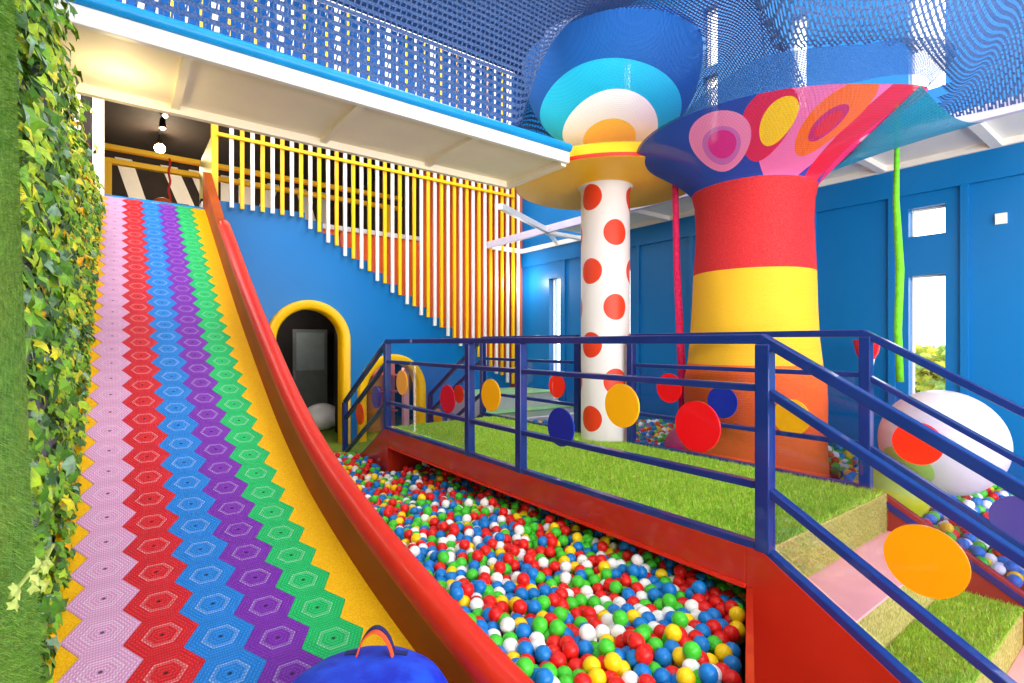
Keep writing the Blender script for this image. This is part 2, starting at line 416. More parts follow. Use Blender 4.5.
# ------------------------------------------------------------------ slat screen
sc = thing('slat_screen', 'hanging screen of alternating yellow and white slats above the stairs', 'screen', (1.1, 8.25, 3.7))
for i in range(40):
    x = 1.11+.134*i
    if x > 6.45: break
    if i == 0: continue
    z = 3.70 if i < 9 else 3.545-.18*((i-9)//2)-(.03 if i % 2 == 0 else 0)
    z = max(z, .45)
    MB().box(x-.026, x+.026, 8.19, 8.24, z, 5.34).build('slat', M['yellow' if i % 2 == 0 else 'white'], sc, bevel=.005, label='yellow slat' if i % 2 == 0 else 'white slat')
MB().box(1.06, 6.2, 8.15, 8.19, 4.66, 4.71).build('rail', M['yellow'], sc, bevel=.005)
gp = thing('guard_board', 'pale yellow guard panel with post where slide meets slat screen', 'panel', (1.03, 8.8, 3.6))
MB().box(1.03, 1.06, 8.3, 9.9, 3.6, 4.75).build('board', paint('pale_yellow', (232, 214, 120), .5), gp)
MB().box(1.0, 1.08, 8.22, 8.3, 3.6, 5.6).build('post', M['yellow'], gp)
dp = MB().box(-.28, -.165, 8.2, 8.32, 3.5, 5.6); tag(dp.build('support_post', M['cream']), 'cream support post beside the ivy at the slide top', 'post')

# ------------------------------------------------------------------ slide
PROF = [(.55, .50), (1.1, .54), (1.75, .613), (2.39, .715), (3.18, .905), (3.79, 1.134), (4.24, 1.35), (5.0, 1.755), (5.65, 2.12), (6.7, 2.755), (7.78, 3.42), (8.1, 3.60), (8.3, 3.62)]
def sz(y):
    if y <= PROF[0][0]: return PROF[0][1]
    n = len(PROF)
    for i in range(n-1):
        (a, za), (b, zb) = PROF[i], PROF[i+1]
        if y <= b:
            def sl(j):
                j0, j1 = max(j-1, 0), min(j+1, n-1)
                return (PROF[j1][1]-PROF[j0][1])/(PROF[j1][0]-PROF[j0][0])
            t = (y-a)/(b-a); h = b-a
            return (2*t**3-3*t*t+1)*za+(t**3-2*t*t+t)*h*sl(i)+(-2*t**3+3*t*t)*zb+(t**3-t*t)*h*sl(i+1)
    return PROF[-1][1]
slide = thing('rainbow_slide', 'wide rainbow striped dry slide with hexagon mat strips beside the ivy wall', 'slide', (.4, 4.5, 0))
XL, XR = -.24, .9
m = MB(); rows = [.55+.1*i for i in range(78)]
m.loft([[(XL, y, sz(y)), (XR, y, sz(y))] for y in rows], closed=False)
m.add([(XL, .55, 0), (XR, .55, 0), (XR, .55, sz(.55)), (XL, .55, sz(.55))], [(0, 1, 2, 3)])
ybase = NT('yellow_slide_base'); p_ = ybase.pos()
f_ = ramp01(ybase, ybase.noise(140, 3, p_), .35, .65)
ybase.link(ybase.mix(f_, lin((244, 168, 0)), lin((255, 204, 10))), ybase.b.inputs['Base Color']); ybase.b.inputs['Roughness'].default_value = .45
ybase.bump(ybase.noise(200, 2, p_), .5, .006)
m.build('slope_base', ybase.m, slide, smooth='all')
# hexagon strips
a = .1225; cols = [('pink', (238, 176, 216)), ('red', (226, 26, 40)), ('blue', (20, 134, 226)), ('purple', (126, 40, 178)), ('green', (16, 196, 106))]
arc = [0]; yy = [.55]
while yy[-1] < 8.25:
    y = yy[-1]+.01; arc.append(arc[-1]+sqrt(.0001+(sz(y)-sz(yy[-1]))**2)); yy.append(y)
def at_arc(s_):
    lo, hi = 0, len(arc)-1
    s_ = max(0, min(s_, arc[-1]))
    while hi-lo > 1:
        mid = (lo+hi)//2
        if arc[mid] <= s_: lo = mid
        else: hi = mid
    t = (s_-arc[lo])/(arc[hi]-arc[lo]); y = yy[lo]+.01*t
    return y, sz(y)
H3 = sqrt(3)/2
for ci, (cn, cc) in enumerate(cols):
    cx = -.055+.1785*ci; m = MB(); pitch = .2122
    n = int(arc[-1]/pitch)+2
    for j in range(-1, n):
        cs = pitch*(j+(.5 if ci % 2 else 0))
        if cs < -pitch*.6 or cs > arc[-1]+pitch*.4: continue
        # rings of the hexagon: centre, inner, mid, outer top, outer foot
        vs = []; uvs = []
        for rr, up in ((.0, .004), (.33, .004), (.66, .004), (1.0, .004), (1.004, .0)):
            for k in range(6):
                for q in (0, .5):
                    if rr == 0 and (k or q): continue
                    a0, a1 = k*pi/3, (k+1)*pi/3
                    hu = rr*(cos(a0)*(1-q)+cos(a1)*q); hv = rr*(sin(a0)*(1-q)+sin(a1)*q)
                    y, z = at_arc(cs+hv*a*1.0)
                    vs.append((cx+hu*a*.9715, y, z+up)); uvs.append((hu, hv))
        fs = [(0, 1+k, 1+(k+1) % 12) for k in range(12)]
        for g in range(3):
            o1, o2 = 1+12*g, 13+12*g
            fs += [(o1+k, o2+k, o2+(k+1) % 12, o1+(k+1) % 12) for k in range(12)]
        m.add(vs, fs, uvs=uvs)
    m.build('slope_mat', tile_mat('mat_'+cn, cc), slide, label='%s strip of hexagon mats' % cn)
# side board and red bolster
def roll_h(y): return .15+.14*min(1, max(0, (y-1.4)/5))
rows = [.3+.15*i for i in range(45)]
m = MB()
m.loft([[(.9, y, sz(y)-.1), (.9, y, sz(y)+roll_h(y)), (1.02, y, sz(y)+roll_h(y)), (1.02, y, 0)] for y in rows+[7.1]], closed=False)
m.build('side_board', M['brown'], slide)
m = MB(); m.prism([(7.1, 2.9), (7.1, sz(7.1)+.3), (8.25, 4.15), (8.25, 3.4)], 'x', .9, 1.0); m.prism([(7.1, 0), (7.1, 3.0), (8.29, 3.7), (8.29, 0)], 'x', 1.0, 1.04); m.build('end_board', M['brown'], slide)
m = MB(); pts = [(.965, y, sz(y)+roll_h(y)+.01) for y in [.3+.15*i for i in range(45)]]
p0 = pts[-1]; pts += [(.965, p0[1]+.03, p0[2]+.01)]
m.tube(pts, [.067]*(len(pts)-1)+[.03], 18); m.build('bolster', M['red_roll'], slide, smooth=True, angle=60)
# blue rail at the slide head
tag(MB().box(-.2, .98, 8.28, 8.34, 3.60, 3.67).build('slide_head_bar', M['teal_edge'], bevel=.01), 'blue bar across the top edge of the rainbow slide', 'bar')

# ------------------------------------------------------------------ left ivy wall and turf panel
struct('wall_left', MB().box(-.5, -.34, -1, 8.4, 0, 3.8), paint('dark_green_backing', (44, 52, 34), .8))
iv = thing('ivy_wall', 'vertical wall of green and yellow ivy along the left edge of the slide', 'ivy', (-.3, 4, 1))
m = MB(); m.box(-.335, -.29, 1.5, 8.3, .3, 3.42); m.build('backing_panel', paint('dark_felt', (46, 48, 44), .9), iv)
pk = MB()
for i in range(26):
    for j in range(14):
        y = 1.7+.25*i; z = .5+.21*j
        pk.ellipsoid((-.28, y, z), (.03, .05, .05), 10, 6)
pk.build('planting_pocket', paint('grey_felt', (92, 88, 98), .9), iv, smooth='all', kind='stuff')
LEAF = [(0, 0), (.22, -.06), (.5, -.1), (.42, .14), (.62, .42), (.3, .5), (0, 1), (-.3, .5), (-.62, .42), (-.42, .14), (-.5, -.1), (-.22, -.06)]
def leaf(mbx, p, size, nrm, roll, mi):
    n = Vector(nrm).normalized(); t = n.cross(Vector((0, .3, 1))).normalized(); b2 = n.cross(t)
    ca, sa = cos(roll), sin(roll); T = t*ca+b2*sa; B = -t*sa+b2*ca
    vs = [Vector(p)+n*.12*size]+[Vector(p)+T*(x*size)+B*((y-.35)*size)-n*(abs(x)*.35*size) for x, y in LEAF]
    k = len(LEAF); mbx.add(vs, [(0, 1+i, 1+(i+1) % k) for i in range(k)], mi)
def leafmat(name, c):
    nt = NT(name); f = ramp01(nt, nt.noise(30, 2, nt.pos()), .3, .7); c = lin(c)
    nt.link(nt.mix(f, tuple(v*.75 for v in c), tuple(min(1, v*1.2) for v in c)), nt.b.inputs['Base Color']); nt.b.inputs['Roughness'].default_value = .4
    nt.b.inputs['Transmission Weight'].default_value = 0
    return nt.m
LM = [leafmat('leaf_%d' % i, c) for i, c in enumerate(((70, 120, 30), (110, 160, 40), (160, 190, 40), (206, 200, 40), (60, 96, 50), (130, 165, 130), (236, 170, 20)))]
EDGE = [(2.27, .5), (1.98, 1.3), (1.78, 2.1), (1.62, 2.9), (1.45, 3.6)]
def edge_y(z):
    for (y0, z0), (y1, z1) in zip(EDGE, EDGE[1:]):
        if z <= z1: return y0+(y1-y0)*(z-z0)/(z1-z0)
    return EDGE[-1][0]
m = MB()
for i in range(9000):
    y = 1.55+(8.25-1.55)*random.random()**1.35
    zlo = sz(y)-.05; z = zlo+(3.42-zlo)*random.random()
    if z > 3.4 or y < edge_y(z)+.1: continue
    x = -.26+random.uniform(-.03, .03)+.045*sin(y*7+z*5)*sin(z*9-y*3)
    if random.random() < .10: x += .05
    w = [5, 8, 5, 1.2, 4, 1.6, .15]
    if 4.0 < y < 6.8 and z > 2.0: w = [3, 7, 6, 5, 2, 1, 1.2]
    leaf(m, (x, y, z), random.uniform(.035, .075), (1, random.uniform(-.9, .3), random.uniform(-.2, .9)), random.uniform(0, 6.28), random.choices(range(7), w)[0])
for i in range(1400):     # the strip where the ivy spills on to the slide
    y = 2.1+5.8*random.random(); z = sz(y)+random.uniform(0.0, .12)
    leaf(m, (-.22+random.uniform(-.06, .05), y, z), random.uniform(.03, .055), (1, random.uniform(-.8, .3), random.uniform(.1, .9)), random.uniform(0, 6.28), random.choices(range(7), [5, 8, 4, 1, 3, 1, .2])[0])
m.build('foliage', LM, iv, kind='stuff')
tp = thing('turf_screen', 'upright panel covered in bright green artificial grass at the far left edge', 'panel', (-.25, 1.2, 1))
m = MB(); m.prism([(-.6, .2), *EDGE, (-.6, 3.6)], 'x', -.33, -.2); m.build('board', M['turf_wall'], tp)
m = MB()
for i in range(26000):
    z = random.uniform(.5, 3.3); y = edge_y(z)-random.random()**1.2*1.3
    if y < .6: continue
    w = .0022; L = random.uniform(.012, .028); dy, dz = random.uniform(-.012, .016), random.uniform(-.02, .012)
    m.add([(-.2, y-w, z), (-.2, y+w, z), (-.2+L*.7, y+dy, z+dz)], [(0, 1, 2)], random.randrange(2))
m.build('grass_pile', [leafmat('blade_a', (96, 160, 44)), leafmat('blade_b', (140, 190, 70))], tp, kind='stuff')
m = MB()
sprig = [(-.17, 1.38, 1.31), (-.15, 1.46, 1.325), (-.14, 1.54, 1.305), (-.13, 1.66, 1.315)]
m.tube(sprig, .004, 6)
for i in range(9):
    m2 = sprig[i % 3]; leaf(m, (m2[0]+.01, m2[1]+random.uniform(-.06, .05), m2[2]+random.uniform(-.03, .03)), .026, (1, -.5, .4), i*.9, 0)
tag(m.build('ivy_sprig', leafmat('pale_leaf', (176, 192, 96))), 'pale ivy sprig poking out in front of the green turf panel', 'plant')

# ------------------------------------------------------------------ bridge
NX, FX = 2.573, 4.2; Y0, Y1 = 1.317, 5.93; DZ = .78
br = thing('play_bridge', 'red sided bridge with a green turf deck crossing over the ball pit', 'bridge', (3.4, 3.6, 0))
MB().box(NX+.0, FX, Y0, Y1, .60, .755).build('deck', M['turf_side'], br)
MB().box(NX+.03, FX-.03, Y0-.005, Y1+.05, .755, .775).build('turf', M['turf'], br)
m = MB()
def blades(mbx, n, fn, L=(.015, .03), w=.002, lean=.012):
    for i in range(n):
        x, y, z = fn()
        a_ = random.uniform(0, pi); dx, dy = cos(a_)*w, sin(a_)*w
        mbx.add([(x-dx, y-dy, z), (x+dx, y+dy, z), (x+random.uniform(-lean, lean), y+random.uniform(-lean, lean), z+random.uniform(*L))], [(0, 1, 2)], random.choices((0, 1, 2), (5, 4, 1))[0])
blades(m, 52000, lambda: (random.uniform(NX+.04, FX-.04), Y0-.01+(Y1-Y0)*random.random()**1.5, .775))
BL = [leafmat('turf_blade_a', (126, 186, 40)), leafmat('turf_blade_b', (186, 222, 76)), leafmat('turf_blade_c', (206, 190, 110))]
m.build('turf_pile', BL, br, kind='stuff')
# near side beam, end panels
MB().box(NX-.03, NX+.03, 1.40, 5.85, .57, .765).build('side_beam', M['red_side'], br, bevel=.006)
MB().box(NX-.045, NX+.045, 1.40, 5.85, .555, .575).build('beam_lip', M['red_roll'], br)
slopeL = .6
MB().prism([(1.40, 0), (1.40, .765), (1.317, .765), (.15, .05), (.15, 0)], 'x', NX-.03, NX+.03).build('side_panel', M['red_side'], br, bevel=.004)
MB().prism([(5.85, 0), (5.85, .765), (5.95, .765), (7.15, .06), (7.15, 0)], 'x', NX-.03, NX+.03).build('side_panel', M['red_side'], br, bevel=.004)
MB().box(NX+.03, FX, 1.36, 1.40, 0, .6).build('end_wall', M['red_side'], br)
MB().box(NX+.03, FX, 5.85, 5.89, 0, .6).build('end_wall', M['red_side'], br)
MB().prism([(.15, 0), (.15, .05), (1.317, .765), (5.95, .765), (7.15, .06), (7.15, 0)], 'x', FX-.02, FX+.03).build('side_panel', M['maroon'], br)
# steps, near-right flight then far-left flight
def steps(sgn, ystart, spec):
    y = ystart
    for z, run, mat in spec:
        y2 = y+sgn*run
        MB().box(NX+.03, FX-.02, min(y, y2), max(y, y2), 0, z-.012).build('step', mat[1], br, bevel=.01)
        MB().box(NX+.03, FX-.02, min(y, y2)-.004, max(y, y2), z-.012, z).build('tread', mat[0], br, bevel=.004, label=mat[2])
        if mat[2].startswith('green'):
            mm = MB(); blades(mm, 9000, lambda: (random.uniform(NX+.04, FX-.03), random.uniform(min(y, y2), max(y, y2)), z))
            if sgn < 0: mm.build('turf_pile', BL, br, kind='stuff')
        y = y2
TG = (M['turf'], M['turf_side'], 'green turf tread'); TP = (M['skin_pink'], M['turf_side'], 'pink rubber tread')
steps(-1, Y0-.01, [(.52, .345, TP), (.26, .335, TG), (.05, .33, TP)])
steps(1, Y1, [(.6, .33, TG), (.42, .33, TG), (.27, .33, TG)])
# nosing of dry turf at the platform front
mm = MB()
for i in range(7000):
    x = random.uniform(NX+.04, FX-.03); z = random.uniform(.53, .77)
    mm.add([(x-.002, 1.30, z), (x+.002, 1.30, z), (x+random.uniform(-.008, .008), 1.30-random.uniform(.004, .02), z-random.uniform(0, .02))], [(0, 1, 2)], 0)
mm.box(NX+.03, FX-.02, 1.30, 1.317, .52, .775, 0)
mm.build('riser_turf', [M['turf_side']], br, kind='stuff')

def pt(X, px, py):            # point on the plane X seen at a photo position
    s = (px-512)/520; d = X/(F.x+s*R.x)
    return (X, d*(F.y+s*R.y), E-(py-343)/520*d)

def railing(X, posts, label, y0, y1, dtop, left, right, discs, panes, gap=None, thick=.05):
    """posts: list of Y; dtop: rail height above the deck; left/right: (Y end, dz) of the sloped ends"""
    t = thing('bridge_railing', label, 'railing', (X, (y0+y1)/2, DZ))
    lv = [(dtop, .05, 'top_rail'), (.795, .038, 'mid_rail'), (.305, .038, 'lower_rail'), (.0, .045, 'base_rail')]
    sl = .587
    for h, th, nm in lv:
        z = DZ+h-(0 if nm != 'base_rail' else .005)
        segs = [(y0, y1)] if not gap else [(y0, gap[0]), (gap[1], y1)]
        for a_, b_ in segs: MB().box(X-.028, X+.028, a_, b_, z-th/2, z+th/2).build(nm, M['navy'], t, bevel=.005)
        for yc, ye, sg in ((y0, right, -1), (y1, left, 1)):
            if ye is None: continue
            dz = -sl*abs(ye-yc)
            MB().bar((X, yc-sg*.01, z), (X, ye, z+dz), .055, th).build(nm, M['navy'], t, bevel=.005)
    for y in posts:
        w = .036
        MB().box(X-w, X+w, y-w, y+w, DZ-.02, DZ+dtop-.025).build('post', M['navy'], t, bevel=.006)
    for yc, ye in ((y0, right), (y1, left)):
        if ye is None: continue
        top = DZ+dtop-sl*abs(ye-yc)
        MB().box(X-.035, X+.035, ye-.035, ye+.035, 0.2 if ye > 3 else 0, top).build('post', M['navy'], t, bevel=.006)
    for a_, b_ in panes:
        MB().box(X+.004, X+.012, a_+.03, b_-.03, DZ+.04, DZ+.77).build('glass_pane', M['acrylic'], t)
    for yc, ye in ((y0, right), (y1, left)):
        if ye is None: continue
        dz = -sl*abs(ye-yc); MB().prism([(yc, DZ+.04), (yc, DZ+.77), (ye, DZ+.77+dz), (ye, DZ+.04+dz)], 'x', X+.004, X+.012).build('glass_pane', M['acrylic'], t)
    for px, py, mat, lab in discs:
        p = pt(X, px, py)
        MB().disc((X-.012, p[1], p[2]), .14, 'x', .012, 48).build('disc', M['disc_'+mat], t, smooth=True, label=lab)
    return t
railing(NX, [5.93, 4.07, 3.30, 1.317], 'navy blue railing with coloured discs along the near side of the bridge', Y0, Y1, 1.04, 7.41, -.15,
        [(403, 382.5, 'yel', 'yellow disc'), (448.6, 399, 'crim', 'crimson disc'), (492, 395, 'yel', 'yellow disc'), (562, 427, 'cblue', 'dark blue disc'),
         (623, 405.5, 'yel', 'yellow disc'), (698.5, 426, 'red', 'red disc'), (926, 560, 'orange', 'orange disc'), (361, 414, 'flame', 'orange red disc'), (377, 397, 'cblue', 'dark blue disc')],
        [(4.07, 5.93)])
railing(FX, [6.29, 4.32, 3.54, 1.43], 'navy blue railing on the far side of the bridge beside the dotted column', 1.43, 6.29, 1.09, 7.9, .1,
        [(459.6, 394, 'vermil', 'red disc'), (557.6, 386, 'vermil', 'red disc'), (670, 388, 'red', 'red disc'), (723, 402, 'cblue', 'dark blue disc'), (792, 417, 'yel', 'yellow disc'),
         (918, 443, 'vermil', 'bright red disc'), (1021, 520, 'purple', 'purple disc'), (438.5, 417, 'yel', 'yellow disc')],
        [(1.43, 3.54), (4.32, 6.29)], gap=(3.54, 4.32))

# ------------------------------------------------------------------ dotted column with disc
cx, cy, cr = 4.2, 3.9, .262
dots = []
base_ang = atan2(-F.y, -F.x)            # the column side facing the viewer
nt = NT('dotted_column')
ells = []
for k in range(6):
    for j in range(-1, 6):
        u = ((-46+60*k)/360) % 1.0
        zc = 3.33-.775*j-(.38 if k % 2 else 0)
        if -.1 < zc < 3.36:
            for off in (-1, 0, 1):
                uu = u+off
                if -.1 < uu < 1.1: ells.append((uu, zc/3.48, .13/(2*pi*cr), .135/3.48, 0, (214, 58, 28)))
nt.link(ellipse_color(nt, lin((222, 214, 214)), ells), nt.b.inputs['Base Color']); nt.b.inputs['Roughness'].default_value = .4
col = thing('dotted_column', 'white column with red dots holding up the yellow round canopy', 'column', (cx, cy, 0))
N = 64
def ring(c, r, z, n=N, a0=base_ang): return [(c[0]+r*cos(a0+2*pi*k/n), c[1]+r*sin(a0+2*pi*k/n), z) for k in range(n)]
zs = [0, .78, 1.5, 2.2, 2.8, 3.30, 3.40, 3.46, 3.48]; rs = [cr]*6+[cr*.99, cr*1.04, cr*1.12]
MB().loft([ring((cx, cy), r, z) for z, r in zip(zs, rs)], uvf=lambda i, k: (k/N, zs[i]/3.48)).build('shaft', nt.m, col, smooth='all')
cap = thing('round_canopy', 'yellow round canopy with red rim on top of the dotted column', 'canopy', (cx, cy, 3.48))
RD = .965
m = MB(); m.prism([p[:2] for p in ring((cx, cy), RD, 0, 96)], 'z', 3.48, 3.50); m.build('underside', M['amber'], cap, smooth=True)
m = MB(); m.loft([ring((cx, cy), r, z, 96) for r, z in ((RD-.01, 3.485), (RD+.012, 3.483), (RD+.015, 3.50), (RD+.015, 3.515), (RD-.01, 3.52))]); m.build('rim_stripe', M['red_roll'], cap, smooth=True)
m = MB(); m.loft([ring((cx, cy), r, z, 96) for r, z in ((RD, 3.515), (RD, 3.60), (RD*.98, 3.62), (.02, 3.66))]); m.build('cover', M['yellow'], cap, smooth=True)

# ------------------------------------------------------------------ net tree
def lerp(a_, b_, t): return a_+(b_-a_)*t
def dirs(c, r, z, th, tilt=0):
    """point on a ring; th = 0 faces the viewer, growing to the viewer's right"""
    v = F*(-cos(th))+R*sin(th)
    return (c[0]+v.x*r, c[1]+v.y*r, z+tilt*sin(th))
NT_ = 96
tree = thing('net_tower', 'tall crocheted net tower in orange, yellow and red bands beside the bridge', 'net tower', (4.99, 2.64, .4))
TC = (4.95, 2.66)
prof = [(.35, .68), (.6, .645), (.9, .63), (1.25, .635), (1.45, .63), (1.6, .60), (1.85, .575), (2.15, .56), (2.47, .55), (2.7, .535), (2.95, .525), (3.15, .535), (3.27, .56)]
def seg(z0, z1, name, mat, label):
    zz = sorted({z0, z1}|{z for z, _ in prof if z0 < z < z1})
    def rr(z):
        for (a_, ra), (b_, rb) in zip(prof, prof[1:]):
            if a_ <= z <= b_: return lerp(ra, rb, (z-a_)/(b_-a_))
    fine = [];
    for a_, b_ in zip(zz, zz[1:]): fine += [a_, (a_+b_)/2]
    fine.append(zz[-1])
    rings = [[dirs(TC, rr(z)*(1+.006*sin(5*2*pi*k/NT_+z*3)), z, 2*pi*k/NT_) for k in range(NT_)] for z in fine]
    MB().loft(rings, uvf=lambda i, k: (k/NT_*4.0, fine[i])).build(name, mat, tree, smooth='all', label=label)
seg(.35, 1.6, 'net_band', knit('net_orange', (246, 100, 0), .05, .022, .006, .0), 'orange net band')
seg(1.6, 2.47, 'net_band', knit('net_yellow', (240, 182, 6), .05, .022, .006, .0), 'yellow net band')
seg(2.47, 3.27, 'net_band', knit('net_red', (200, 14, 22), .05, .022, .006, .0), 'red net band')
# flared mouth
FC, FR, FZ = (4.47, 2.27), 1.09, 3.5
def flare(th, t):
    c = (lerp(TC[0], FC[0], t), lerp(TC[1], FC[1], t)); e = t**1.15
    return dirs(c, lerp(.56, FR, e), lerp(3.27, FZ, t**.8), th, .27*t*max(0, sin(th))+0)
def flare_solve(px, py):
    best = None
    for i in range(-60, 61):
        for j in range(0, 41):
            th, t = i*pi/90, j/40; q = proj(flare(th, t)); e = (q[0]-px)**2+(q[1]-py)**2
            if best is None or e < best[0]: best = (e, th, t)
    return best[1], best[2]
FT = [  # colour patches of the mouth in its own (turn, rise) coordinates; see the list of centres and half sizes
]
def fe(th, t, a_, b_, rot, c): FT.append((th/(2*pi)+.5, t, a_/(2*pi), b_, rot, c))
fe(0, .8, .5, .95, 0, (240, 120, 186)); fe(.62, .75, .32, .95, 0, (226, 30, 60)); fe(1.55, .6, .85, .8, 0, (240, 44, 120)); fe(1.25, .62, .22, .16, -25, (250, 180, 200))
fe(-.41, .62, .21, .42, 0, (220, 32, 84)); fe(-.33, .66, .13, .27, 0, (252, 208, 10))
fe(.10, .64, .22, .40, 0, (248, 112, 20)); fe(.09, .62, .115, .2, 0, (200, 40, 110)); fe(.10, .62, .075, .14, 0, (224, 40, 50))
fe(-.81, .54, .29, .40, 0, (244, 140, 196)); fe(-.80, .5, .19, .26, 0, (206, 110, 196)); fe(-.79, .52, .14, .19, 0, (226, 40, 150))
NF = 144
rings = [[flare(-pi+2*pi*k/NF, j/30) for k in range(NF)] for j in range(31)]
flm = knit('net_mouth', (38, 70, 176), 1, 1, 1, 0, ells=FT)
flm = None
def knit2(name, c, ells, nu, nv, hole):
    """as knit(), colours from UV ellipses and the weave scaled to the UV square"""
    nt = NT(name)
    mp = nt.node('ShaderNodeMapping'); mp.inputs['Scale'].default_value = (nu, nv, 1); nt.link(nt.uv(), mp.inputs[0])
    br = nt.node('ShaderNodeTexBrick'); nt.link(mp.outputs[0], br.inputs['Vector'])
    br.inputs['Scale'].default_value = 1; br.inputs['Mortar Size'].default_value = .2; br.inputs['Mortar Smooth'].default_value = .3
    br.inputs['Brick Width'].default_value = 1.0; br.inputs['Row Height'].default_value = 1.0
    f = br.outputs['Fac']; base = ellipse_color(nt, lin(c), ells)
    nt.link(base, nt.b.inputs['Base Color']); nt.b.inputs['Roughness'].default_value = .7; nt.bump(f, .5, .005)
    al = nt.math('SUBTRACT', 1.0, nt.math('MULTIPLY', nt.math('SUBTRACT', 1.0, f), hole), clamp=True)
    nt.link(al, nt.b.inputs['Alpha']); return nt.m
flm = knit2('net_mouth_weave', (30, 72, 180), FT, 220, 40, .12)
MB().loft(rings, uvf=lambda i, k: (k/NF, i/30)).build('net_mouth', flm, tree, smooth='all', label='flared net mouth with pink, yellow and orange circles')

# ceiling net height field
BC = (3.85, 3.49); BR, BZ = .86, 4.54
def side(dx, dy):
    th = atan2(dx*R.x+dy*R.y, -(dx*F.x+dy*F.y))
    return max(0, min(1, (th+.72)/.35)) if th < 1.6 else max(0, min(1, (2.3-th)/.7))
def net_z(x, y):
    dl = x+.25
    d1 = (5.58-x)
    d2 = max(3.45-y, 0) if x < 3.25 else sqrt(max(0, x-3.25)**2+max(0, 3.45-y)**2)
    d = max(0, min(d1, d2, 4.9-y)); z = 3.60+1.12*(1-exp(-d/.42))
    r2 = sqrt((x-4.47)**2+(y-2.27)**2); w = max(0, min(1, 1-(r2-1.22)/.6))*side(x-4.47, y-2.27); z = lerp(z, 3.70, w*w*(3-2*w))
    r = sqrt((x-BC[0])**2+(y-BC[1])**2)
    w = max(0, min(1, 1-(r-BR)/.35)); z = lerp(z, BZ, w*w*(3-2*w))
    return z+.02*sin(x*2.3)*sin(y*1.9)
# outer dark ring from the mouth of the tower up to the net
def outer(th, t):
    c = FC; g = max(0, min(1, (th+1.0)/.5)) if th < 1.8 else max(0, 1-(th-1.8)/.6)
    r = lerp(FR, FR+.015+.14*g, t)
    p = dirs(c, r, 0, th); z0 = FZ+.27*max(0, sin(th)); x = min(p[0], 5.56)
    return (x, p[1], z0+(.01+.16*g)*t**.9)
rings = [[outer(-pi+2*pi*k/NF, j/12) for k in range(NF)] for j in range(13)]
MB().loft(rings, uvf=lambda i, k: (k/NF*8.4, i/12*.7)).build('net_collar', knit('net_collar', (6, 78, 150), .04, .022, .0065, .6), tree, smooth='all', label='blue outer net collar')
# teal sheet on the right of the mouth
m = MB(); g = []
for j in range(11):
    t = j/10
    a0 = Vector(pt(4.97, 822, 180)); a0 = Vector(flare(1.25, .25)); b0 = Vector(flare(.62, 1.0)); 
    p = a0.lerp(b0, t); q = Vector((5.55, 2.9, 3.50)).lerp(Vector((5.56, 1.05, 3.58)), t)
    g.append([tuple(p.lerp(q, k/10)+Vector((0, 0, -.10*sin(pi*k/10)))) for k in range(11)])
m.loft(g, closed=False, uvf=lambda i, k: (i*.13, k*.05)); m.build('net_skirt', knit('net_teal', (0, 156, 200), .03, .016, .005, .3), tree, smooth='all', label='teal net skirt')

# bowl of nets above the canopy
bowl = thing('net_bowl', 'big hanging crocheted net bowl, blue outside with teal, white and yellow rings', 'net bowl', (3.95, 3.6, 3.7))
def bc(d): 
    v = (.754, .684); return (v[0]*d, v[1]*d)
def bowl_pt(th, q):
    r = .86*sin(q*pi/2)**.9; z = 3.72+.82*(1-cos(q*pi/2)**.95)
    d = 5.1+.22*(1-q)**2
    c = bc(d); p = dirs(c, r*(1+.02*sin(3*th+1)*q), z+.03*sin(2*th)*q, th)
    return p, ((p[0]-c[0])*R.x+(p[1]-c[1])*R.y, -(p[0]-c[0])*F.x-(p[1]-c[1])*F.y)      # position, and offsets across / towards the front
BE = []
def bowl_solve(px, py):
    best = None
    for i in range(-45, 46):
        for j in range(0, 41):
            p, uv_ = bowl_pt(i*pi/60, j/40); q_ = proj(p); e = (q_[0]-px)**2+(q_[1]-py)**2
            if best is None or e < best[0]: best = (e, uv_)
    return best
BE += [(-.04, .07, .67, .72, 0, (20, 184, 222)), (-.05, .14, .45, .53, 0, (246, 246, 242)), (-.06, .20, .25, .28, 0, (250, 200, 20))]
NB = 144
gb = [[bowl_pt(2*pi*k/NB, .02+.98*j/44) for k in range(NB)] for j in range(45)]
bmat = knit2('bowl_weave', (0, 82, 160), BE, 40, 80, .12)
MB().loft([[g_[0] for g_ in row] for row in gb], uvf=lambda i, k: gb[i][k % NB][1]).build('net_cup', bmat, bowl, smooth='all')

# the big ceiling net
st_ = .07; m = MB(); idx = {}; vs = []; fs = []; uvs = []
nx0, nx1 = 0, int((5.58+.25)/st_)+1
ylist = [-2.2+st_*j for j in range(int(10.4/st_)+1)]
def vid(i, j):
    if (i, j) not in idx:
        x = min(-.25+st_*i, 5.58); y = ylist[j]
        if x < 3.25 and y > 3.45: y = 3.45
        idx[(i, j)] = len(vs); vs.append((x, y, net_z(x, y))); uvs.append((x+.3*y, y))
    return idx[(i, j)]
for i in range(nx1):
    for j in range(len(ylist)-1):
        x = -.25+st_*(i+.5); y = ylist[j]+st_/2
        if x > 5.58: continue
        if x < 3.25 and ylist[j] >= 3.45: continue
        if sqrt((x-BC[0])**2+(y-BC[1])**2) < BR-.02: continue
        if (sqrt((x-4.47)**2+(y-2.27)**2) < 1.19 and side(x-4.47, y-2.27) > .15) or ylist[j] > 4.85: continue
        fs.append((vid(i, j), vid(i+1, j), vid(i+1, j+1), vid(i, j+1)))
m.add(vs, fs, uvs=uvs)
tag(m.build('ceiling_net', knit('ceiling_net_rope', (3, 64, 126), .040, .022, .0068, 1.0, var=.10), smooth='all'), 'blue rope net stretched like a ceiling over the whole play area', 'net')

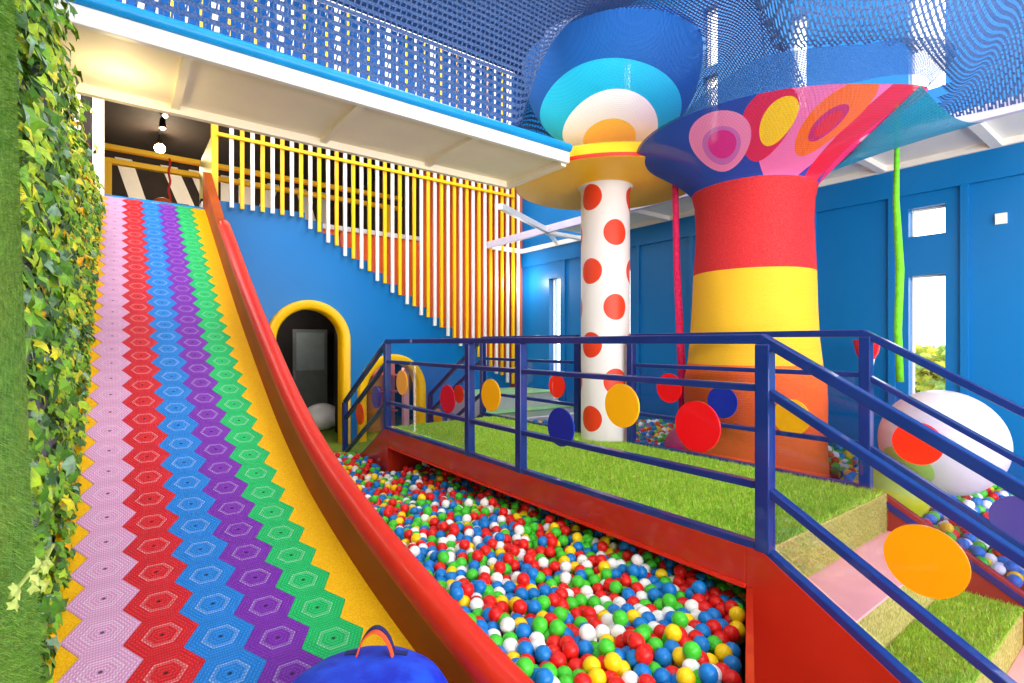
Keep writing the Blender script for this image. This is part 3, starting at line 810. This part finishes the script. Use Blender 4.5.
# ------------------------------------------------------------------ mezzanine walkways
wk = thing('mezzanine_walkway', 'cream and white raised walkway crossing above the slide', 'walkway', (1.5, 3.9, 3.43))
MB().box(-.3, 3.25, 3.50, 4.38, 3.47, 3.53).build('slab', M['cream'], wk)
MB().box(-.3, 3.25, 3.45, 3.50, 3.43, 3.53).build('fascia', M['white'], wk, bevel=.006)
MB().box(-.3, 3.25, 4.33, 4.38, 3.41, 3.47).build('back_beam', M['cream'], wk)
MB().box(3.19, 3.25, 3.50, 4.33, 3.41, 3.47).build('back_beam', M['cream'], wk)
for x in (.28, 1.3, 2.25): MB().box(x, x+.05, 3.51, 4.33, 3.435, 3.47).build('rib', M['cream'], wk)
m = MB(); m.tube([(-.3, 3.45, 3.565), (3.25, 3.45, 3.565)], .038, 12); m.build('edge_pipe', M['teal_edge'], wk, smooth=True)
wr = thing('walkway_railing', 'white railing with yellow and white uprights on the walkway seen through the net', 'railing', (1.5, 4.36, 3.53))
m = MB(); m.tube([(-.3, 4.36, 4.62), (3.3, 4.36, 4.62)], .022, 10); m.build('top_rail', M['white'], wr, smooth=True)
m = MB(); m.tube([(-.3, 4.36, 3.62), (3.3, 4.36, 3.62)], .018, 8); m.build('lower_rail', M['white'], wr, smooth=True)
for i in range(40):
    x = -.25+.0895*i; big = i % 5 == 4
    m = MB(); m.tube([(x, 4.36, 3.53), (x, 4.36, 4.62)], .026 if big else .010, 8)
    m.build('baluster', M['white'] if (i % 2 or big) else M['yellow'], wr, smooth=True)
wk2 = thing('mezzanine_walkway', 'white underside of the raised walkway along the right wall', 'walkway', (6, 2, 3.61))
MB().box(5.6, WX, -3, 6.35, 3.66, 3.70).build('slab', M['white'], wk2)
MB().box(5.58, 5.64, -3, 8.25, 3.61, 3.73).build('fascia', paint('lavender_white', (206, 200, 224), .5), wk2, bevel=.005)
MB().box(6.42, WX, -3, 8.25, 3.60, 3.68).build('wall_beam', M['white'], wk2)
for i in range(10): MB().box(5.64, 6.42, -1.6+.9*i, -1.52+.9*i, 3.60, 3.66).build('rib', M['white'], wk2)
MB().bar((4.13, 5.75, 3.66), (5.6, 6.5, 3.66), .07, .08).build('brace', M['white'], wk2)
MB().bar((5.6, 6.5, 3.66), (6.45, 7.2, 3.66), .05, .06).build('brace', M['white'], wk2)
MB().box(5.64, 6.42, 8.2, 8.25, 3.6, 3.68).build('rib', M['white'], wk2)
MB().box(WX-.03, WX-.005, .42, .58, 2.7, 2.84).build('notice', M['white'], None)
o = bpy.data.objects['notice']; tag(o, 'small white blank card fixed high on the right blue wall', 'card'); 
p1, p2 = pt(WX-.02, 995, 214), pt(WX-.02, 1007, 223)
o.data.clear_geometry(); o.data.from_pydata([(x, y, z) for x in (WX-.02, WX-.001) for y, z in ((p1[1], p1[2]), (p2[1], p1[2]), (p2[1], p2[2]), (p1[1], p2[2]))], [], [(0, 1, 2, 3), (7, 6, 5, 4), (0, 4, 5, 1), (1, 5, 6, 2), (2, 6, 7, 3), (3, 7, 4, 0)])

# ------------------------------------------------------------------ ropes, dome, small things
m = MB(); m.tube([(4.60, 3.3, 3.72), (4.60, 3.3, 3.6), (4.62, 3.29, 2.6), (4.66, 3.26, 1.5), (4.68, 3.25, .95)], [.03, .03, .034, .04, .045], 12); rp = thing('climbing_rope', 'pink climbing rope hanging between the dotted column and net tower', 'rope', (4.62, 3.28, .9))
m.build('rope', M['rope_pink'] if 0 else paint('pink_cord', (228, 30, 96), .7, .2, .5, scale=30), rp, smooth='all')
b = MB(); b.ellipsoid((4.75, 3.22, .74), (.26, .26, .2), 32, 16); b.build('knot_cushion', paint('pink_cushion', (240, 60, 140), .6), rp, smooth='all', label='pink cushioned end')
m = MB(); gp_ = pt(5.45, 897, 150); g2 = pt(5.45, 900, 385)
m.tube([(gp_[0], gp_[1], 3.9), gp_, pt(5.45, 896, 200), pt(5.45, 900, 270), pt(5.45, 898, 330), (g2[0], g2[1], 1.46)], [.02, .02, .026, .034, .03, .03], 10)
tag(m.build('climbing_rope', M['rope_green'], smooth='all'), 'lime green climbing rope hanging in front of the right blue wall', 'rope')
dn = NT('dome_spots'); dl = []
def dome_uv(px, py, c, r):
    # first hit of the view ray with the dome
    s_ = (px-512)/520; D = Vector((F.x+s_*R.x, F.y+s_*R.y, (343-py)/520)); O = Vector((0, 0, E))
    q = Vector(((O.x-c[0])/r[0], (O.y-c[1])/r[1], (O.z-c[2])/r[2])); k = Vector((D.x/r[0], D.y/r[1], D.z/r[2]))
    A = k.dot(k); B = 2*q.dot(k); C_ = q.dot(q)-1; dd = max(0, B*B-4*A*C_); t = (-B-sqrt(dd))/(2*A); h = q+k*t
    return (atan2(h.y, h.x)/(2*pi)) % 1, (math.asin(max(-1, min(1, h.z)))/pi+.5)
DC, DR = (5.28, 1.27, 1.0), (.42, .42, .42)
u, v = dome_uv(903, 468, DC, DR); dl.append((u, v, .09, .13, 0, (176, 214, 120)))
u, v = dome_uv(985, 400, DC, DR)
dn.link(ellipse_color(dn, lin((220, 214, 220)), dl), dn.b.inputs['Base Color']); dn.b.inputs['Roughness'].default_value = .35
b = MB(); b.ellipsoid(DC, DR, 64, 32); tag(b.build('giant_ball', dn.m, smooth='all'), 'giant white ball with a pale green spot resting in the far ball pit', 'ball')
q = pt(4.62, 890, 492)
b = MB(); b.ellipsoid((4.62, q[1], .66), (.24, .24, .24), 40, 20); tag(b.build('play_ball', paint('lime_ball', (196, 214, 20), .35), smooth='all'), 'lime yellow ball beside the giant white ball near the steps', 'ball')
cp = pt(6.1, 867, 345)
cu = thing('toy_goblet', 'small red cup on a pale tapering stand against the right wall', 'toy', (6.1, cp[1], .5))
m = MB(); m.loft([[(6.1+r*cos(2*pi*k/24), cp[1]+r*sin(2*pi*k/24), z) for k in range(24)] for r, z in ((.06, 1.62), (.1, 1.70), (.125, 1.83), (.11, 1.83), (.085, 1.71))]); m.build('cup', M['disc_red'], cu, smooth=True)
m = MB(); m.tube([(6.1, cp[1], .5), (6.1, cp[1], 1.45), (6.1, cp[1], 1.64)], [.03, .03, .07], 16); m.build('stand', M['white'], cu, smooth=True)
# turf steps in the far corner
ts = thing('turf_steps', 'low turf covered steps in the far corner behind the dotted column', 'steps', (5.8, 7, .2))
for y0, y1, z in ((6.35, 6.75, .45), (6.75, 7.15, .68), (7.15, 8.28, .92)):
    MB().box(4.75, 6.45, y0, y1, .19, z-.02).build('riser', M['white'], ts); MB().box(4.74, 6.46, y0-.02, y1, z-.02, z).build('tread', paint('mint_turf', (150, 200, 130), .8), ts)

MB().bar((2.56, 1.39, .28), (1.12, .605, .28), .03, .56).build('pit_end_wall', M['red_side'])['kind'] = 'structure'
# pit kerbs
struct('trim_4', MB().box(1.06, NX-.03, 7.05, 7.12, 0, .26), M['turf_dark'])
struct('trim_5', MB().box(FX+.06, WX, 5.9, 6.0, 0, .70), M['white'])

# ------------------------------------------------------------------ blue cushion with strap
cu = thing('slide_cushion', 'round blue tubing cushion with orange strap handle at the foot of the slide', 'cushion', (.45, 1.2, .56))
Cc = (.575, 1.50, .685); Rr = (.268, .268, .125)
b = MB(); rings = []
for j in range(25):
    a_ = -pi/2+pi*j/24; ex = .62
    cc_ = abs(cos(a_))**ex; s2 = abs(sin(a_))**.9*(1 if sin(a_) > 0 else -1)
    rings.append([(Cc[0]+Rr[0]*cc_*cos(2*pi*k/64)*(1+.006*sin(12*2*pi*k/64)), Cc[1]+Rr[1]*cc_*sin(2*pi*k/64)*(1+.006*sin(12*2*pi*k/64)), Cc[2]+Rr[2]*s2) for k in range(64)])
b.loft(rings, uvf=lambda i, k: (k/64, i/24))
nt = NT('blue_fabric'); n_ = ramp01(nt, nt.noise(14, 3, nt.pos()), .35, .65)
nt.link(nt.mix(n_, lin((6, 44, 190)), lin((20, 80, 226))), nt.b.inputs['Base Color']); nt.b.inputs['Roughness'].default_value = .45; nt.bump(nt.noise(220, 2, nt.pos()), .3, .003)
b.build('body', nt.m, cu, smooth='all')
m = MB(); m.tube([(Cc[0]+(Rr[0]+.004)*cos(t*pi/32), Cc[1]+(Rr[1]+.004)*sin(t*pi/32), Cc[2]) for t in range(65)], .006, 8); m.build('piping', paint('dark_piping', (10, 26, 110), .5), cu, smooth='all')
def strap(off, mat, nm, dz=0):
    m = MB(); vs = []; path = []
    c0 = Vector((Cc[0]+.075, Cc[1]+.09, Cc[2]+.117)); ax = R.copy(); 
    for k in range(25):
        t = k/24; u0 = min(1, max(0, (t-.22)/.56)); x = (t-.5)*.2; h = .08*max(0, sin(pi*u0))**.6
        path.append(c0+ax*x+Vector((0, 0, h+dz-.5*x*x))+F*(off))
    return path
for off, mat, nm in ((-.008, paint('strap_orange', (232, 84, 40), .5), 'strap'), (.012, paint('strap_navy', (30, 36, 90), .5), 'strap_edge')):
    path = strap(off, mat, nm, 0 if off < 0 else .004); m = MB()
    g = []
    for k, p in enumerate(path):
        d_ = (path[min(k+1, 24)]-path[max(0, k-1)]).normalized(); u_ = d_.cross(F).normalized()
        wv = F*.010
        g.append([tuple(p-wv-u_*.002), tuple(p+wv-u_*.002), tuple(p+wv+u_*.002), tuple(p-wv+u_*.002)])
    m.loft(g); m.build(nm, mat, cu, smooth=True)

# ------------------------------------------------------------------ balls
BR_ = .039
ico = bpy.data.meshes.new('ball_shape')
import bmesh
bm = bmesh.new(); bmesh.ops.create_icosphere(bm, subdivisions=3, radius=BR_); bm.to_mesh(ico)
bmesh.ops.delete(bm, geom=[], context='VERTS'); bm.free()
bm = bmesh.new(); bmesh.ops.create_icosphere(bm, subdivisions=2, radius=BR_)
bm.verts.ensure_lookup_table(); LV = [tuple(v.co) for v in bm.verts]; LF = [tuple(v.index for v in f.verts) for f in bm.faces]; bm.free()
KEYS = ['red', 'blue', 'green', 'white', 'yellow']
def pick():
    return random.choices(KEYS, (30, 24, 22, 15, 10))[0]
rng = random.Random(11)
def level1(x, y): return .41+.03*sin(x*3+1)*sin(y*2.2)-.17*max(0, min(1, (y-2.6)/3.2))+.05*max(0, y-5.9) - .05*exp(-((x-1.9)**2+(y-2.2)**2)/.3)
def level2(x, y):
    z = .60+.03*sin(x*2.5)*sin(y*2)
    if y < 1.25: z -= .40*min(.7, (1.25-y))
    return z
def in1(x, y):
    if not (.62 < y < 7.0 and 1.07 < x): return False
    if 1.44 < y < 5.81: return x < 4.1
    if y <= 1.44 and y < .545*x+.05: return False
    return x < NX-.08
def in2(x, y):
    if not (4.29 < x < 6.40 and -1.0 < y < 5.85): return False
    if (x-TC[0])**2+(y-TC[1])**2 < .80**2: return False
    if (x-cx)**2+(y-cy)**2 < .31**2: return False
    if (x-6.1)**2+(y-cp[1])**2 < .07**2: return False
    for c_, r_ in ((DC, .42), ((4.62, q[1], .66), .24)):
        dzz = level2(x, y)-c_[2]
        if (x-c_[0])**2+(y-c_[1])**2 < (sqrt(max(0, r_*r_-dzz*dzz))+.04)**2: return False
    return True
def roll_x(py):
    P_ = [(310, 262), (400, 300), (500, 364), (683, 512)]
    for (a_, xa), (b_, xb) in zip(P_, P_[1:]):
        if py <= b_: return lerp(xa, xb, (py-a_)/(b_-a_))
    return 540
tops = []; rest = {1: [], 2: []}
for pid, inside, level, (x0, x1, y0, y1) in ((1, in1, level1, (1.0, 4.2, .5, 7.2)), (2, in2, level2, (4.2, 6.5, -1.1, 5.9))):
    p = .0765; j = 0; y = y0
    while y < y1:
        x = x0+(p/2 if j % 2 else 0)
        while x < x1:
            X, Y = x+rng.uniform(-.011, .011), y+rng.uniform(-.011, .011)
            if inside(X, Y):
                Z = level(X, Y)+rng.uniform(-.022, .022)
                tops.append((pid, X, Y, Z))
                X2, Y2 = X+p/2, Y+p*.3
                if inside(X2, Y2): rest[pid].append((X2, Y2, Z-.055, pick()))
                if rng.random() < .13 and inside(X2, Y2): tops.append((pid, X2, Y2, Z+.05))
            x += p
        y += p*.87; j += 1
cand = []
for t in tops:
    pid, X, Y, Z = t; q_ = proj((X, Y, Z+.01)); vis = False
    if q_:
        px, py, d_ = q_; rad = 520*BR_/d_
        if -rad < px < 1024+rad*.3 and py < 683+rad*.5:
            tt = NX/X; yc = Y*tt; zc = E+(Z-E)*tt                   # where the sight line crosses the near side of the bridge
            if pid == 1:
                vis = px > roll_x(py)+rad*.4 and (X < NX or (1.44 < yc < 5.8 and zc < .555))
            else:
                tf = FX/X; yf = Y*tf; zf = E+(Z-E)*tf
                vis = zf > (.80 if yf > Y0 else .80-.587*(Y0-yf)) and zc > (.8 if yc > Y0 else .8-.587*(Y0-yc)) and px < 1024
    if vis: cand.append((d_, t))
    else: rest[pid].append((X, Y, Z, pick()))
cand.sort(key=lambda c: c[0])
proto = {}
for n_, (d_, (pid, X, Y, Z)) in enumerate(cand):
    c = pick()
    if n_ < 300:
        if c not in proto:
            me = ico.copy(); me.name = 'ball_'+c; me.materials.append(M['ball_'+c]); me.shade_smooth(); proto[c] = bpy.data.objects.new('pit_ball', me); o = proto[c]
        else: o = proto[c].copy()
        COL.objects.link(o); o.location = (X, Y, Z); o.rotation_euler = (rng.uniform(0, 6), rng.uniform(0, 6), 0)
        if pid == 1:
            tag(o, 'glossy %s plastic ball among the nearest in the pit beside the slide' % c, 'ball', '%s balls nearest the front of the pit beside the slide' % c)
        else:
            tag(o, 'glossy %s plastic ball among the nearest in the far pit past the steps' % c, 'ball', '%s balls nearest the front of the far pit' % c)
    else: rest[pid].append((X, Y, Z, c))
for pid, nm, lab in ((1, 'pit_balls', 'mass of smaller looking coloured plastic balls farther back in the pit under the bridge'), (2, 'pit_balls', 'mass of coloured plastic balls in the far pit around the net tower')):
    m = MB(); vs = []; fs = []; ms = []
    for X, Y, Z, c in rest[pid]:
        b0 = len(vs); vs += [(X+a_, Y+b_, Z+c_) for a_, b_, c_ in LV]; fs += [tuple(b0+k for k in f) for f in LF]; ms += [KEYS.index(c)]*len(LF)
    m.v = vs; m.f = fs; m.m = ms
    o = m.build(nm, [M['ball_'+k] for k in KEYS], smooth='all'); tag(o, lab, 'balls', kind='stuff')
struct('floor_pit', MB().box(FX+.04, WX, -2, 5.9, 0, .18), M['floor'])

# ------------------------------------------------------------------ outdoors seen through the windows
MB().box(WX+.3, 30, -14, 20, -.3, -.2).build('ground', paint('paving', (210, 206, 196), .8))['kind'] = 'structure'
m = MB()
for i in range(3500):
    leaf(m, (9.2+random.uniform(-.4, .4), random.uniform(1.0, 4.2), random.uniform(.3, 1.75)), random.uniform(.08, .16), (-1, random.uniform(-1, 1), random.uniform(0, 1)), random.uniform(0, 6), random.randrange(2))
hd = thing('flowering_hedge', 'yellow flowering hedge outside the right hand window', 'hedge', (9.2, 2.6, -.2))
m.build('foliage', [leafmat('flower_yellow', (250, 226, 60)), leafmat('flower_leaf', (190, 210, 90))], hd, kind='stuff')
MB().box(9.1, 9.3, 1.0, 4.2, -.2, 1.4).build('stems', M['turf_dark'], hd)

# ------------------------------------------------------------------ light
w = bpy.data.worlds.new('world'); S.world = w; w.use_nodes = True
bg = w.node_tree.nodes['Background']; bg.inputs[0].default_value = (1.0, .98, .96, 1); bg.inputs[1].default_value = 3.6
lamp('hall_lights', 'AREA', (2.6, .6, ZC-.05), 420, (1, .97, .93), 4.5, (0, 0, 0), 4)
lamp('hall_lights_rear', 'AREA', (4.2, 5.6, ZC-.05), 200, (1, .97, .93), 3, (0, 0, 0), 3)
lamp('upper_wash', 'AREA', (2.2, 11, 5.5), 30, (1, .8, .6), 1.5, (0, 0, 0), 1.5)
lamp('arch_wash', 'POINT', (2.6, 11.2, 2.5), 16, (1, .9, .8), .15)
lamp('low_arch_wash', 'POINT', (3.9, 8.7, 1.6), 14, (1, .8, .7), .1)
lamp('wall_spot', 'POINT', (6.1, 7.9, 3.0), 18, (1, 1, 1), .08)
lamp('front_fill', 'AREA', (2.2, -3.6, 1.9), 220, (1, .98, .96), 7, (pi/2+.22, 0, 0), 3.4)  # added fill light behind the camera, brightens the faces turned to the viewer
lamp('warm_wall_light', 'POINT', (.0, 4.0, 3.25), 5, (1, .78, .4), .08)
dsk = MB()
for x, y in ((1.6, 4.9), (2.1, 5.9), (4.6, 6.6)): 
    o = MB().disc((x, y, ZC-.02), .05, 'z', .03, 20).build('downlight', emis('downlight_face', (255, 255, 255), 20)); tag(o, 'small round white downlight in the high ceiling seen through the net', 'light', 'downlights in the high ceiling')
v = S.view_settings; S.display_settings.display_device = 'sRGB'
v.view_transform = 'Standard'; v.look = 'None'; v.gamma = 1; v.use_curve_mapping = False; v.exposure = 0.34
S.cycles.transparent_max_bounces = 12
